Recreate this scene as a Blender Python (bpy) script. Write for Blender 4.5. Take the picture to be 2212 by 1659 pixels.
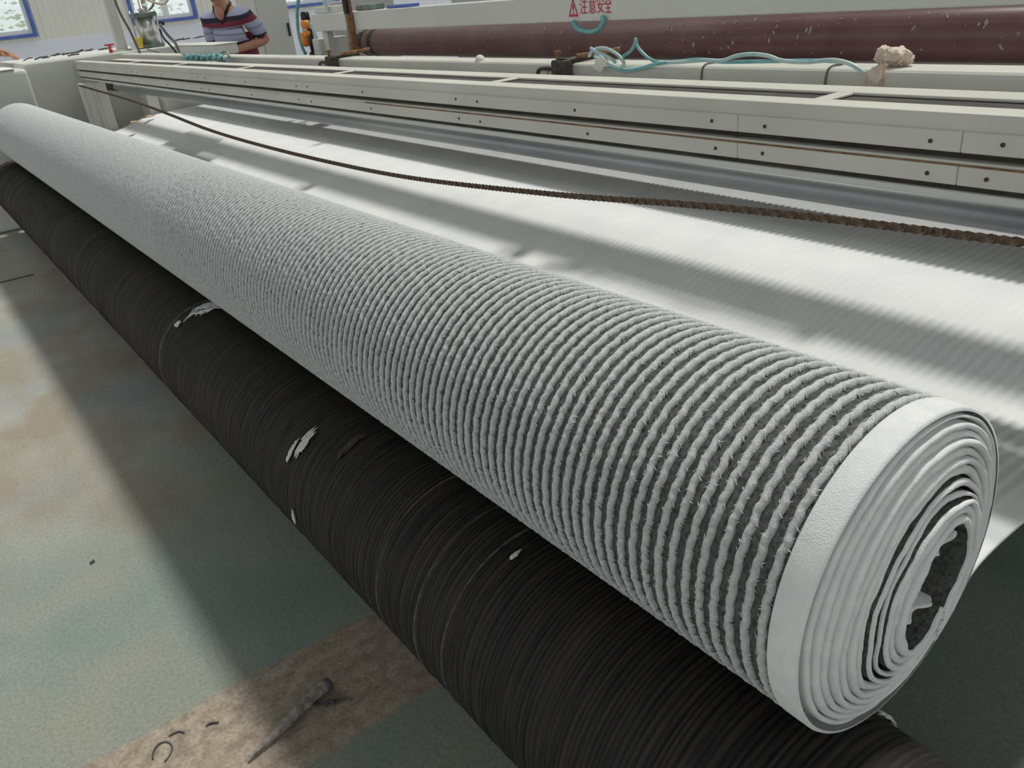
import bpy, bmesh, math, random
from mathutils import Vector, Matrix, Euler, noise
R = random.Random(7)
scene = bpy.context.scene
for o in list(bpy.data.objects): bpy.data.objects.remove(o, do_unlink=True)
COL = scene.collection
PI = math.pi

# ------------------------------------------------------------------ camera
# world: +Y runs along the fabric roll (away, left), +X across the machine (away, right)
H = 1.35
FPX = 1753.0
CR = ((0.79569865, -0.33631655, 0.50374084),
      (-0.59821447, -0.30607796, 0.74057797),
      (-0.09488466, -0.89062195, -0.44473524))
cam = bpy.data.cameras.new('camera')
cam.sensor_width = 36.0
cam.lens = FPX / 2212 * 36.0
cam.clip_start = 0.02
cam.clip_end = 300
camo = bpy.data.objects.new('camera', cam)
COL.objects.link(camo)
camo.matrix_world = Matrix(((CR[0][0], -CR[0][1], -CR[0][2], 0),
                            (CR[1][0], -CR[1][1], -CR[1][2], 0),
                            (CR[2][0], -CR[2][1], -CR[2][2], H), (0, 0, 0, 1)))
scene.camera = camo

def ray(px, py):
    v = (px - 1106, py - 829.5, FPX)
    return Vector([sum(CR[i][k] * v[k] for k in range(3)) for i in range(3)])
def onX(px, py, x):
    r = ray(px, py); return r * (x / r.x) + Vector((0, 0, H))
def onY(px, py, y):
    r = ray(px, py); return r * (y / r.y) + Vector((0, 0, H))
def onZ(px, py, z):
    r = ray(px, py); return r * ((z - H) / r.z) + Vector((0, 0, H))

# ------------------------------------------------------------------ light
w = bpy.data.worlds.new('world'); scene.world = w
w.use_nodes = True
bg = w.node_tree.nodes['Background']
bg.inputs[0].default_value = (0.93, 0.97, 1.0, 1)
bg.inputs[1].default_value = 0.92
sun = bpy.data.lights.new('sun_through_roof_opening', 'SUN'); sun.energy = 2.65; sun.angle = math.radians(5.0); sun.color = (1.0, 0.98, 0.94)
suno = bpy.data.objects.new('sun_through_roof_opening', sun); COL.objects.link(suno)
SEL, SAZ = math.radians(63.5), math.radians(9)      # elevation, azimuth from +X
sdir = Vector((math.cos(SEL) * math.cos(SAZ), math.cos(SEL) * math.sin(SAZ), math.sin(SEL)))
suno.location = sdir * 20
suno.rotation_euler = sdir.to_track_quat('Z', 'Y').to_euler()
scene.view_settings.view_transform = 'Standard'
scene.view_settings.look = 'None'
scene.view_settings.exposure = 0.0
scene.view_settings.gamma = 1.0
scene.view_settings.use_curve_mapping = False

# ------------------------------------------------------------------ materials
def nd(nt, typ, **kw):
    n = nt.nodes.new(typ)
    for k, v in kw.items(): setattr(n, k, v)
    return n
def mat(name, c1, c2=None, rough=0.6, metal=0.0, scale=8.0, detail=4.0, bump=0.0, bscale=None,
        lo=0.35, hi=0.65, stretch=(1, 1, 1), spec=0.4, chips=None):
    m = bpy.data.materials.new(name); m.use_nodes = True
    nt = m.node_tree; b = nt.nodes['Principled BSDF']
    b.inputs['Roughness'].default_value = rough
    b.inputs['Metallic'].default_value = metal
    b.inputs['Specular IOR Level'].default_value = spec
    b.inputs['Base Color'].default_value = (*c1, 1)
    tc = nd(nt, 'ShaderNodeTexCoord'); mp = nd(nt, 'ShaderNodeMapping')
    mp.inputs['Scale'].default_value = stretch
    nt.links.new(tc.outputs['Object'], mp.inputs['Vector'])
    col = None
    if c2 is not None:
        n = nd(nt, 'ShaderNodeTexNoise'); n.inputs['Scale'].default_value = scale
        n.inputs['Detail'].default_value = detail
        r = nd(nt, 'ShaderNodeValToRGB')
        r.color_ramp.elements[0].position = lo; r.color_ramp.elements[1].position = hi
        r.color_ramp.elements[0].color = (*c1, 1); r.color_ramp.elements[1].color = (*c2, 1)
        nt.links.new(mp.outputs['Vector'], n.inputs['Vector'])
        nt.links.new(n.outputs['Fac'], r.inputs['Fac'])
        col = r.outputs['Color']
    if chips:
        cc, csc, th = chips
        n = nd(nt, 'ShaderNodeTexNoise'); n.inputs['Scale'].default_value = csc
        n.inputs['Detail'].default_value = 5
        nt.links.new(mp.outputs['Vector'], n.inputs['Vector'])
        r = nd(nt, 'ShaderNodeMapRange'); r.inputs[1].default_value = th; r.inputs[2].default_value = th + 0.03
        nt.links.new(n.outputs['Fac'], r.inputs[0])
        mx = nd(nt, 'ShaderNodeMix', data_type='RGBA')
        nt.links.new(r.outputs[0], mx.inputs[0])
        if col: nt.links.new(col, mx.inputs[6])
        else: mx.inputs[6].default_value = (*c1, 1)
        mx.inputs[7].default_value = (*cc, 1)
        col = mx.outputs[2]
    if col: nt.links.new(col, b.inputs['Base Color'])
    if bump:
        n2 = nd(nt, 'ShaderNodeTexNoise'); n2.inputs['Scale'].default_value = bscale or scale * 4
        n2.inputs['Detail'].default_value = 3
        bp = nd(nt, 'ShaderNodeBump'); bp.inputs['Strength'].default_value = bump
        bp.inputs['Distance'].default_value = 0.004
        nt.links.new(mp.outputs['Vector'], n2.inputs['Vector'])
        nt.links.new(n2.outputs['Fac'], bp.inputs['Height'])
        nt.links.new(bp.outputs['Normal'], b.inputs['Normal'])
    return m

M = {}
M['yarn'] = mat('yarn', (0.49, 0.505, 0.505), (0.65, 0.66, 0.65), rough=0.95, scale=220, bump=0.6, bscale=700, spec=0.1)
M['felt'] = mat('felt', (0.70, 0.71, 0.70), (0.78, 0.78, 0.76), rough=0.95, scale=40, bump=0.35, bscale=500, spec=0.1)
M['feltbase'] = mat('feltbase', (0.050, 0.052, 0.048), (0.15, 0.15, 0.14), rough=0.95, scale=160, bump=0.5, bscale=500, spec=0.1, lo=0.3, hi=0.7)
M['sheet'] = mat('sheet', (0.76, 0.77, 0.76), (0.82, 0.82, 0.80), rough=0.95, scale=6, bump=0.3, bscale=400, spec=0.1)
M['cream'] = mat('cream', (0.53, 0.525, 0.455), (0.60, 0.595, 0.52), rough=0.5, scale=3, bump=0.08, bscale=60, chips=((0.10, 0.07, 0.05), 9, 0.735))
M['creamclean'] = mat('creamclean', (0.56, 0.565, 0.51), (0.61, 0.61, 0.56), rough=0.5, scale=2)
M['frame'] = mat('frame', (0.58, 0.585, 0.53), (0.64, 0.64, 0.59), rough=0.55, scale=2, chips=((0.12, 0.10, 0.08), 7, 0.75))
M['grease_shade'] = mat('grease_shade', (0.020, 0.017, 0.014), (0.055, 0.045, 0.035), rough=0.6, scale=14)  # dark brown grime tone, also used as painted shade in slots and gaps
M['rust'] = mat('rust', (0.16, 0.070, 0.035), (0.30, 0.17, 0.09), rough=0.85, scale=60, bump=0.4)
M['darkmetal'] = mat('darkmetal', (0.035, 0.030, 0.028), (0.10, 0.075, 0.06), rough=0.6, scale=40, metal=0.3)
M['pipe'] = mat('pipe', (0.27, 0.285, 0.30), (0.42, 0.43, 0.43), rough=0.42, metal=0.55, scale=5, stretch=(1, .25, 1))
M['brown'] = mat('brown', (0.20, 0.092, 0.090), (0.26, 0.135, 0.130), rough=0.38, scale=5, chips=((0.40, 0.33, 0.33), 30, 0.715), spec=0.5)
M['black'] = mat('black', (0.005, 0.005, 0.005), (0.030, 0.024, 0.021), rough=0.62, scale=9, bump=0.3, bscale=160, stretch=(1, 14, 1), spec=0.35)
M['blackband'] = mat('blackband', (0.035, 0.032, 0.03), (0.10, 0.092, 0.085), rough=0.8, scale=60)
M['chain'] = mat('chain', (0.050, 0.036, 0.026), (0.17, 0.115, 0.07), rough=0.6, metal=0.35, scale=70)
M['teal'] = mat('teal', (0.10, 0.33, 0.36), (0.22, 0.46, 0.46), rough=0.35, scale=20)
M['tealpale'] = mat('tealpale', (0.33, 0.50, 0.49), (0.50, 0.62, 0.58), rough=0.35, scale=20)
M['paper'] = mat('paper', (0.66, 0.64, 0.55), (0.72, 0.70, 0.62), rough=0.9, scale=20)
M['rag'] = mat('rag', (0.56, 0.44, 0.35), (0.72, 0.62, 0.50), rough=0.95, scale=25, bump=0.4)
M['fluff'] = mat('fluff', (0.42, 0.36, 0.35), (0.55, 0.50, 0.48), rough=0.95, scale=60)
M['strap'] = mat('strap', (0.13, 0.13, 0.11), rough=0.8)
M['silver'] = mat('silver', (0.50, 0.49, 0.45), (0.62, 0.60, 0.55), rough=0.3, metal=0.7, scale=5)
M['greenmetal'] = mat('greenmetal', (0.10, 0.15, 0.14), (0.22, 0.27, 0.24), rough=0.5, scale=20)
M['yellow'] = mat('yellow', (0.75, 0.55, 0.06), rough=0.5)
M['red'] = mat('red', (0.52, 0.03, 0.05), rough=0.5)
M['signred'] = mat('signred', (0.50, 0.035, 0.07), rough=0.6)
M['orange'] = mat('orange', (0.80, 0.27, 0.04), rough=0.45)
M['plastic'] = mat('plastic', (0.012, 0.012, 0.014), rough=0.4)
M['white'] = mat('white', (0.76, 0.77, 0.76), rough=0.5)
M['blue'] = mat('blue', (0.07, 0.13, 0.42), (0.10, 0.18, 0.50), rough=0.5, scale=6)
M['clad'] = mat('clad', (0.74, 0.735, 0.68), (0.78, 0.77, 0.71), rough=0.6, scale=2)
M['dado'] = mat('dado', (0.74, 0.78, 0.88), (0.78, 0.81, 0.90), rough=0.6, scale=2)
M['scrap'] = mat('scrap', (0.05, 0.05, 0.055), (0.14, 0.13, 0.13), rough=0.7, scale=30)
M['card'] = mat('card', (0.48, 0.33, 0.20), (0.55, 0.40, 0.26), rough=0.9, scale=30)
M['skin'] = mat('skin', (0.44, 0.22, 0.14), (0.50, 0.26, 0.17), rough=0.55, scale=12)
M['hair'] = mat('hair', (0.012, 0.010, 0.009), rough=0.6)
M['trouser'] = mat('trouser', (0.05, 0.05, 0.06), (0.08, 0.08, 0.09), rough=0.9, scale=30)
M['shirtred'] = mat('shirtred', (0.35, 0.05, 0.06), (0.42, 0.08, 0.08), rough=0.9, scale=20)
M['roof'] = mat('roof', (0.45, 0.46, 0.47), rough=0.8)
M['leaf'] = mat('leaf', (0.70, 0.80, 0.60), (0.86, 0.92, 0.80), rough=0.8, scale=3)
M['bark'] = mat('bark', (0.20, 0.15, 0.10), rough=0.9)
M['shoe'] = mat('shoe', (0.02, 0.02, 0.02), rough=0.5)

def glass_mat():
    m = bpy.data.materials.new('glass'); m.use_nodes = True
    nt = m.node_tree; nt.nodes.clear()
    o = nd(nt, 'ShaderNodeOutputMaterial'); t = nd(nt, 'ShaderNodeBsdfTransparent')
    g = nd(nt, 'ShaderNodeBsdfGlossy'); g.inputs['Roughness'].default_value = 0.03
    x = nd(nt, 'ShaderNodeMixShader'); x.inputs[0].default_value = 0.06
    t.inputs[0].default_value = (0.95, 0.98, 0.97, 1)
    nt.links.new(t.outputs[0], x.inputs[1]); nt.links.new(g.outputs[0], x.inputs[2])
    nt.links.new(x.outputs[0], o.inputs[0])
    return m
M['glass'] = glass_mat()

def floor_mat():
    m = bpy.data.materials.new('painted_concrete'); m.use_nodes = True
    nt = m.node_tree; b = nt.nodes['Principled BSDF']; L = nt.links
    b.inputs['Roughness'].default_value = 0.62
    b.inputs['Specular IOR Level'].default_value = 0.35
    tc = nd(nt, 'ShaderNodeTexCoord'); sp = nd(nt, 'ShaderNodeSeparateXYZ')
    L.new(tc.outputs['Object'], sp.inputs[0])
    def noise_n(s, d=4, st=(1, 1, 1)):
        mp = nd(nt, 'ShaderNodeMapping'); mp.inputs['Scale'].default_value = st
        L.new(tc.outputs['Object'], mp.inputs[0])
        n = nd(nt, 'ShaderNodeTexNoise'); n.inputs['Scale'].default_value = s; n.inputs['Detail'].default_value = d
        L.new(mp.outputs[0], n.inputs['Vector']); return n.outputs['Fac']
    def mr(v, a, c, t0=0.0, t1=1.0):
        r = nd(nt, 'ShaderNodeMapRange'); r.inputs[1].default_value = a; r.inputs[2].default_value = c
        r.inputs[3].default_value = t0; r.inputs[4].default_value = t1
        L.new(v, r.inputs[0]); return r.outputs[0]
    def mth(op, a, c):
        n = nd(nt, 'ShaderNodeMath', operation=op)
        for i, v in enumerate((a, c)):
            if isinstance(v, (int, float)): n.inputs[i].default_value = v
            else: L.new(v, n.inputs[i])
        return n.outputs[0]
    def mix(f, a, c):
        n = nd(nt, 'ShaderNodeMix', data_type='RGBA')
        L.new(f, n.inputs[0])
        for i, v in ((6, a), (7, c)):
            if isinstance(v, tuple): n.inputs[i].default_value = (*v, 1)
            else: L.new(v, n.inputs[i])
        return n.outputs[2]
    green = mix(mr(noise_n(2.2, 6), .35, .65), (0.190, 0.245, 0.215), (0.265, 0.295, 0.255))
    green = mix(mr(noise_n(1.1, 3), .45, .62, 0, .55), green, (0.29, 0.265, 0.195))
    worn = mix(mr(noise_n(2.6, 6, (1.4, .9, 1)), .38, .6), (0.38, 0.375, 0.325), (0.31, 0.275, 0.21))
    worn = mix(mr(noise_n(1.7, 5), .5, .66, 0, .75), worn, (0.29, 0.315, 0.315))
    bare = mix(mr(noise_n(30, 5), .35, .65), (0.25, 0.20, 0.15), (0.38, 0.32, 0.25))
    yy = mth('ADD', sp.outputs['Y'], mr(noise_n(2.5, 4), 0, 1, -.5, .5))
    base = mix(mr(yy, 1.9, 2.9), green, worn)
    ye = mth('ADD', sp.outputs['Y'], mr(noise_n(22, 3), 0, 1, -.012, .012))
    band = mth('MULTIPLY', mr(ye, 1.195, 1.205), mr(ye, 1.505, 1.515, 1, 0))
    col = mix(band, base, bare)
    speck = mr(noise_n(120, 3), .30, .62, .80, 1.06)
    n = nd(nt, 'ShaderNodeMix', data_type='RGBA', blend_type='MULTIPLY'); n.inputs[0].default_value = 1
    L.new(col, n.inputs[6])
    cb = nd(nt, 'ShaderNodeCombineColor')
    for i in range(3): L.new(speck, cb.inputs[i])
    L.new(cb.outputs[0], n.inputs[7])
    L.new(n.outputs[2], b.inputs['Base Color'])
    bp = nd(nt, 'ShaderNodeBump'); bp.inputs['Strength'].default_value = 0.25; bp.inputs['Distance'].default_value = 0.004
    L.new(noise_n(45, 5), bp.inputs['Height']); L.new(bp.outputs[0], b.inputs['Normal'])
    return m
M['floor'] = floor_mat()

def shirt_mat():
    m = bpy.data.materials.new('striped_shirt'); m.use_nodes = True
    nt = m.node_tree; b = nt.nodes['Principled BSDF']; L = nt.links
    b.inputs['Roughness'].default_value = 0.9
    tc = nd(nt, 'ShaderNodeTexCoord'); sp = nd(nt, 'ShaderNodeSeparateXYZ'); L.new(tc.outputs['Object'], sp.inputs[0])
    r = nd(nt, 'ShaderNodeMapRange'); r.inputs[1].default_value = 0.95; r.inputs[2].default_value = 1.50
    L.new(sp.outputs['Z'], r.inputs[0])
    c = nd(nt, 'ShaderNodeValToRGB'); c.color_ramp.interpolation = 'CONSTANT'
    navy = (0.028, 0.030, 0.045); lav = (0.40, 0.42, 0.56); maroon = (0.20, 0.035, 0.065); grey = (0.24, 0.26, 0.35)
    stops = [(1.10, maroon), (1.218, navy), (1.236, lav), (1.292, grey), (1.308, lav), (1.352, maroon), (1.395, navy), (1.428, lav), (1.470, grey), (1.482, maroon), (1.492, grey)]
    els = c.color_ramp.elements
    els[0].position = 0; els[0].color = (*maroon, 1)
    els[1].position = (stops[0][0] - .95) / .55; els[1].color = (*stops[0][1], 1)
    for z, cc in stops[1:]:
        e = els.new((z - .95) / .55); e.color = (*cc, 1)
    L.new(r.outputs[0], c.inputs[0]); L.new(c.outputs[0], b.inputs['Base Color'])
    return m
M['shirt'] = shirt_mat()

# ------------------------------------------------------------------ helpers
def attach(o, parent):
    if parent is not None:
        o.parent = parent
        o.matrix_parent_inverse = Matrix.Translation(-parent.location) if parent.type == 'EMPTY' else Matrix.Identity(4)
def obj(name, me, parent=None, m=None):
    if m is not None and not me.materials: me.materials.append(m)
    o = bpy.data.objects.new(name, me); COL.objects.link(o); attach(o, parent); return o
def meshd(name, v, f, m=None, smooth=False):
    me = bpy.data.meshes.new(name); me.from_pydata([tuple(p) for p in v], [], f); me.update()
    if smooth: me.polygons.foreach_set('use_smooth', [True] * len(me.polygons))
    if m is not None: me.materials.append(m)
    return me
def mobj(name, v, f, m, parent=None, smooth=False): return obj(name, meshd(name, v, f, m, smooth), parent)
def tag(o, label=None, cat=None, group=None, kind=None):
    if label: o['label'] = label
    if cat: o['category'] = cat
    if group: o['group'] = group
    if kind: o['kind'] = kind
    return o
def thing(name, loc, label, cat, group=None):
    o = bpy.data.objects.new(name, None); COL.objects.link(o); o.location = loc
    o.empty_display_size = 0.1
    return tag(o, label, cat, group)
def boxm(name, a, b, m, bevel=0.0, seg=2):
    bm = bmesh.new(); bmesh.ops.create_cube(bm, size=1)
    for v in bm.verts:
        v.co = Vector([(a[i] + b[i]) / 2 + v.co[i] * (b[i] - a[i]) for i in range(3)])
    if bevel: bmesh.ops.bevel(bm, geom=bm.edges[:], offset=bevel, segments=seg, affect='EDGES', profile=0.5)
    me = bpy.data.meshes.new(name); bm.to_mesh(me); bm.free()
    me.materials.append(m); return me
def box(name, a, b, m, parent=None, bevel=0.0, seg=2):
    return obj(name, boxm(name, a, b, m, bevel, seg), parent)
def merge(parts):
    V = []; F = []
    for v, f in parts:
        n = len(V); V += list(v); F += [tuple(i + n for i in q) for q in f]
    return V, F
def frame_of(d):
    d = d.normalized(); u = Vector((0, 0, 1)) if abs(d.z) < 0.9 else Vector((1, 0, 0))
    s = d.cross(u).normalized(); return s, s.cross(d).normalized()
def sweep(path, rad, n=8, cap=True, closed=False):
    path = [Vector(p) for p in path]; V = []; F = []
    k = len(path); up = None
    for i, p in enumerate(path):
        a = path[(i - 1) % k] if closed else path[max(i - 1, 0)]
        b = path[(i + 1) % k] if closed else path[min(i + 1, k - 1)]
        d = (b - a).normalized()
        if up is None: s, up = frame_of(d)
        else:
            s = d.cross(up).normalized(); up = s.cross(d).normalized()
        r = rad[i] if isinstance(rad, (list, tuple)) else rad
        for j in range(n):
            t = 2 * PI * j / n
            V.append(p + s * (math.cos(t) * r) + up * (math.sin(t) * r))
    for i in range(k if closed else k - 1):
        for j in range(n):
            i2 = (i + 1) % k
            F.append((i * n + j, i * n + (j + 1) % n, i2 * n + (j + 1) % n, i2 * n + j))
    if cap and not closed:
        F.append(tuple(range(n - 1, -1, -1))); F.append(tuple(range((k - 1) * n, k * n)))
    return V, F
def smoothpath(pts, sub=6):
    pts = [Vector(p) for p in pts]; out = []
    for i in range(len(pts) - 1):
        p0 = pts[max(i - 1, 0)]; p1 = pts[i]; p2 = pts[i + 1]; p3 = pts[min(i + 2, len(pts) - 1)]
        for s in range(sub):
            t = s / sub
            out.append(0.5 * ((2 * p1) + (p2 - p0) * t + (2 * p0 - 5 * p1 + 4 * p2 - p3) * t * t + (-p0 + 3 * p1 - 3 * p2 + p3) * t ** 3))
    out.append(pts[-1]); return out
def tube(name, pts, rad, m, parent=None, n=8, sub=6):
    v, f = sweep(smoothpath(pts, sub), rad, n); return mobj(name, v, f, m, parent, True)
def cylY(cx, cz, r, y0, y1, n=48, cap0=True, cap1=True):
    V = []; F = []
    for y in (y0, y1):
        for j in range(n):
            t = 2 * PI * j / n; V.append((cx + r * math.cos(t), y, cz + r * math.sin(t)))
    for j in range(n): F.append((j, n + j, n + (j + 1) % n, (j + 1) % n))
    if cap0: F.append(tuple(range(n)))
    if cap1: F.append(tuple(range(2 * n - 1, n - 1, -1)))
    return V, F
def lathe(axis0, axis1, prof, n=32):
    """prof: list of (t along axis in metres, radius)"""
    a = Vector(axis0); d = (Vector(axis1) - a).normalized(); s, u = frame_of(d); V = []; F = []
    for t, r in prof:
        for j in range(n):
            q = 2 * PI * j / n; V.append(a + d * t + s * (r * math.cos(q)) + u * (r * math.sin(q)))
    for i in range(len(prof) - 1):
        for j in range(n):
            F.append((i * n + j, i * n + (j + 1) % n, (i + 1) * n + (j + 1) % n, (i + 1) * n + j))
    F.append(tuple(range(n - 1, -1, -1))); F.append(tuple(range((len(prof) - 1) * n, len(prof) * n)))
    return V, F
def prism(poly, y0, y1):
    n = len(poly); V = [(x, y0, z) for x, z in poly] + [(x, y1, z) for x, z in poly]
    F = [tuple(range(n)), tuple(range(2 * n - 1, n - 1, -1))]
    for i in range(n): F.append((i, n + i, n + (i + 1) % n, (i + 1) % n))
    return V, F
def fixn(o):
    bm = bmesh.new(); bm.from_mesh(o.data); bmesh.ops.recalc_face_normals(bm, faces=bm.faces); bm.to_mesh(o.data); bm.free(); return o

# ------------------------------------------------------------------ setting
tag(box('floor', (-30, -30, -0.2), (40, 40, 0), M['floor']), 'worn concrete floor with faded green paint and a bare beige strip', 'floor', kind='structure')
cei = tag(box('ceiling', (-10, -10, 8.0), (3.0, 10.5, 8.1), M['roof']), 'grey workshop ceiling with a long open skylight above the machine', 'ceiling', kind='structure')
box('ceiling_panel', (5.7, -10, 8.0), (14, 10.5, 8.1), M['roof'], cei)

WY = 15.0
# far wall: lavender dado, ribbed cream cladding with window openings
wall = box('wall_far', (-8, WY + 0.02, 0), (12, WY + 0.16, 1.20), M['dado'])
tag(wall, 'far wall with pale lavender lower part and ribbed cream cladding', 'wall', kind='structure')
wins = [(0.75, 2.20), (3.69, 4.64), (6.05, 7.25)]
ZS, ZT = 1.30, 2.75
def clad(x0, x1, z0, z1):
    pitch = 0.10; n = max(1, int(round((x1 - x0) / pitch))); p = (x1 - x0) / n; P = []
    for i in range(n):
        a = x0 + i * p
        P += [(a, 0), (a + p * .62, 0), (a + p * .70, -.016), (a + p * .92, -.016)]
    P.append((x1, 0)); V = []; F = []
    for x, d in P: V += [(x, WY + d, z0), (x, WY + d, z1)]
    for i in range(len(P) - 1): F.append((2 * i, 2 * i + 2, 2 * i + 3, 2 * i + 1))
    return V, F
xs = [-8] + [v for q in wins for v in q] + [12]
for i in range(0, len(xs), 2):
    mobj('cladding_panel', *clad(xs[i], xs[i + 1], 1.20, 8.0), M['clad'], wall)
for a, b in wins:
    mobj('cladding_panel', *clad(a, b, 1.20, ZS), M['clad'], wall)
    mobj('cladding_panel', *clad(a, b, ZT, 8.0), M['clad'], wall)
for k, (a, b) in enumerate(wins):
    wn = thing('window_%d' % (k + 1), (a, WY, ZS), ['blue framed window on the far wall, leftmost of three', 'blue framed window on the far wall behind the air cylinder', 'blue framed window on the far wall behind the grey cabinet'][k], 'window')
    wn['kind'] = 'structure'
    t = 0.045
    for n_, q in (('frame', ((a - t, WY - .05, ZS - t), (a, WY + .1, ZT + t))), ('frame', ((b, WY - .05, ZS - t), (b + t, WY + .1, ZT + t))),
                  ('frame', ((a, WY - .05, ZS - t), (b, WY + .1, ZS))), ('frame', ((a, WY - .05, ZT), (b, WY + .1, ZT + t)))):
        box(n_, q[0], q[1], M['blue'], wn, 0.004)
    mid = (a + b) / 2 + .04
    for (c, d) in ((a, mid), (mid, b)):
        s = box('sash', (c, WY + .0, ZS), (c + .05, WY + .05, ZT), M['white'], wn, .004)
        box('sash', (d - .05, WY + .0, ZS), (d, WY + .05, ZT), M['white'], wn, .004)
        box('sash', (c + .05, WY, ZS), (d - .05, WY + .05, ZS + .06), M['white'], wn, .004)
        box('sash', (c + .05, WY, ZT - .06), (d - .05, WY + .05, ZT), M['white'], wn, .004)
        box('pane', (c + .05, WY + .02, ZS + .06), (d - .05, WY + .028, ZT - .06), M['glass'], s)
# ------------------------------------------------------------------ the black wrapped roller
BX, BZ, BR = 0.625, H - 1.031, 0.193
WX, WZ = 0.7565, H - 0.654
Y0, Y1 = 0.352, 6.95         # near and far end of the fabric roll
roller = thing('wrapped_roller', (BX, 3.5, 0), 'long black roller wrapped in tape under the white fabric roll', 'roller')
rr = random.Random(3); y = -0.22; prof = []
while y < 7.08:
    p = rr.choice((.007, .009, .011, .008, .014)); e = rr.uniform(-.0008, .0012)
    prof += [(y, BR - .0034), (y + p * .2, BR + e), (y + p * .72, BR + e * .6)]
    y += p
n = 72; V = []; F = []
for i, (yy, r) in enumerate(prof):
    for j in range(n):
        t = 2 * PI * j / n
        k = 0.0007 * noise.noise(Vector((yy * 14, math.cos(t) * 2, math.sin(t) * 2)))
        tw = yy + .006 * math.sin(t + 1.2)
        V.append((BX + (r + k) * math.cos(t), tw, BZ + (r + k) * math.sin(t)))
for i in range(len(prof) - 1):
    for j in range(n): F.append((i * n + j, (i + 1) * n + j, (i + 1) * n + (j + 1) % n, i * n + (j + 1) % n))
F.append(tuple(range(n))); F.append(tuple(range(len(V) - 1, len(V) - n - 1, -1)))
mobj('wrapping', V, F, M['black'], roller, True)
for y, wd in ((2.62, .012), (6.05, .010), (6.25, .008), (1.02, .004), (0.93, .004), (1.16, .003)):
    v, f = lathe((BX, y, BZ), (BX, y + 1, BZ), [(0, BR - .003), (.001, BR + .0018), (wd, BR + .0018), (wd + .001, BR - .003)], 64)
    mobj('tape_edge', v, f, M['blackband'], roller, True)
mobj('journal', *cylY(BX, BZ, .04, 7.05, 7.197, 24), M['darkmetal'], roller)
mobj('journal', *cylY(BX, BZ, .04, -.62, -.2, 24), M['darkmetal'], roller)
for yy, lab in ((-.58, 'cream bearing stand at the near end of the black roller'),):
    st = thing('bearing_stand', (BX, yy, 0), lab, 'bearing stand')
    box('pedestal', (BX - .11, yy - .07, .012), (BX + .11, yy + .07, BZ - .06), M['frame'], st, .008)
    box('base_plate', (BX - .17, yy - .1, 0), (BX + .17, yy + .1, .014), M['darkmetal'], st, .003)
    box('bearing_block', (BX - .09, yy - .05, BZ - .06), (BX + .09, yy + .05, BZ + .085), M['frame'], st, .03, 3)
def tuft(center, length, width, direction, label, m=None, seed=1):
    rg = random.Random(seed); parts = []
    c = Vector(center); d = Vector(direction).normalized()
    nrm = (c - Vector((BX, c.y, BZ))).normalized(); s = d.cross(nrm).normalized()
    for k in range(26):
        a = c + s * rg.uniform(-.5, .5) * width + d * rg.uniform(-.5, .2) * length
        L_ = length * rg.uniform(.35, .8)
        pts = []
        for i in range(5):
            q = a + d * (L_ * i / 4) + s * (width * .25 * math.sin(i * 1.3 + k))
            o = q - Vector((BX, q.y, BZ)); q = Vector((BX, q.y, BZ)) + o.normalized() * (BR + .003 + .004 * rg.random())
            pts.append(q)
        parts.append(sweep(pts, [.0012, .0022, .0022, .0016, .0006], 4))
    v, f = merge(parts)
    o = mobj('lint_tuft', v, f, m or M['felt'], None, True)
    return tag(o, label, 'lint', 'lint tufts on the black roller', None)
def on_roller(px, py):
    r = ray(px, py); o = Vector((0, 0, H))
    a = r.x ** 2 + r.z ** 2; ox = o.x - BX; oz = o.z - BZ
    b = 2 * (ox * r.x + oz * r.z); c = ox * ox + oz * oz - BR * BR
    D = b * b - 4 * a * c
    t = (-b - math.sqrt(max(D, 0))) / (2 * a); return o + r * t
def tanv(p):
    o = Vector((p.x - BX, 0, p.z - BZ)).normalized(); return Vector((-o.z, 0, o.x))
for (px, py, ln, wd, lab, sd, mm) in ((440, 672, .15, .06, 'large white lint tuft on the far half of the black roller', 1, 'felt'),
        (385, 703, .02, .02, 'tiny white lint speck beside the large tuft', 2, 'felt'),
        (655, 965, .06, .018, 'cream lint streak half way along the black roller', 3, 'paper'),
        (632, 978, .05, .006, 'thin lint streak left of the cream one', 4, 'paper'),
        (752, 970, .07, .010, 'pale lint streak near the top of the black roller', 5, 'blackband'),
        (1112, 1205, .018, .003, 'short pale thread on the black roller under the fabric roll', 6, 'paper'),
        (1912, 1552, .045, .012, 'fluffy white lint under the near end of the fabric roll', 7, 'felt'),
        (640, 1120, .03, .004, 'thin pale thread low on the black roller', 8, 'felt')):
    p = on_roller(px, py); tuft(p, ln, wd, -tanv(p) if True else 0, lab, M[mm], sd)

# ------------------------------------------------------------------ the white fabric roll
roll = thing('geotextile_roll', (WX, 3.5, WZ - .2), 'huge roll of white stitched geotextile with dark gaps between the yarn rows', 'fabric roll')
RB = 0.1985
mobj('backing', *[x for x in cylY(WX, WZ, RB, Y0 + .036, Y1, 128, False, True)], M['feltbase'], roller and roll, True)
YS = Y0 + 0.040      # where the plain selvedge ends
V, F = lathe((WX, Y0, WZ), (WX, 9, WZ), [(0.0, .2005), (0.0006, .2040), (.004, .2055), (.034, .2052), (.0365, .2040), (.0375, .1990)], 128)
del F[-2:]
mobj('selvedge', V, F, M['felt'], roll, True)
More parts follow.
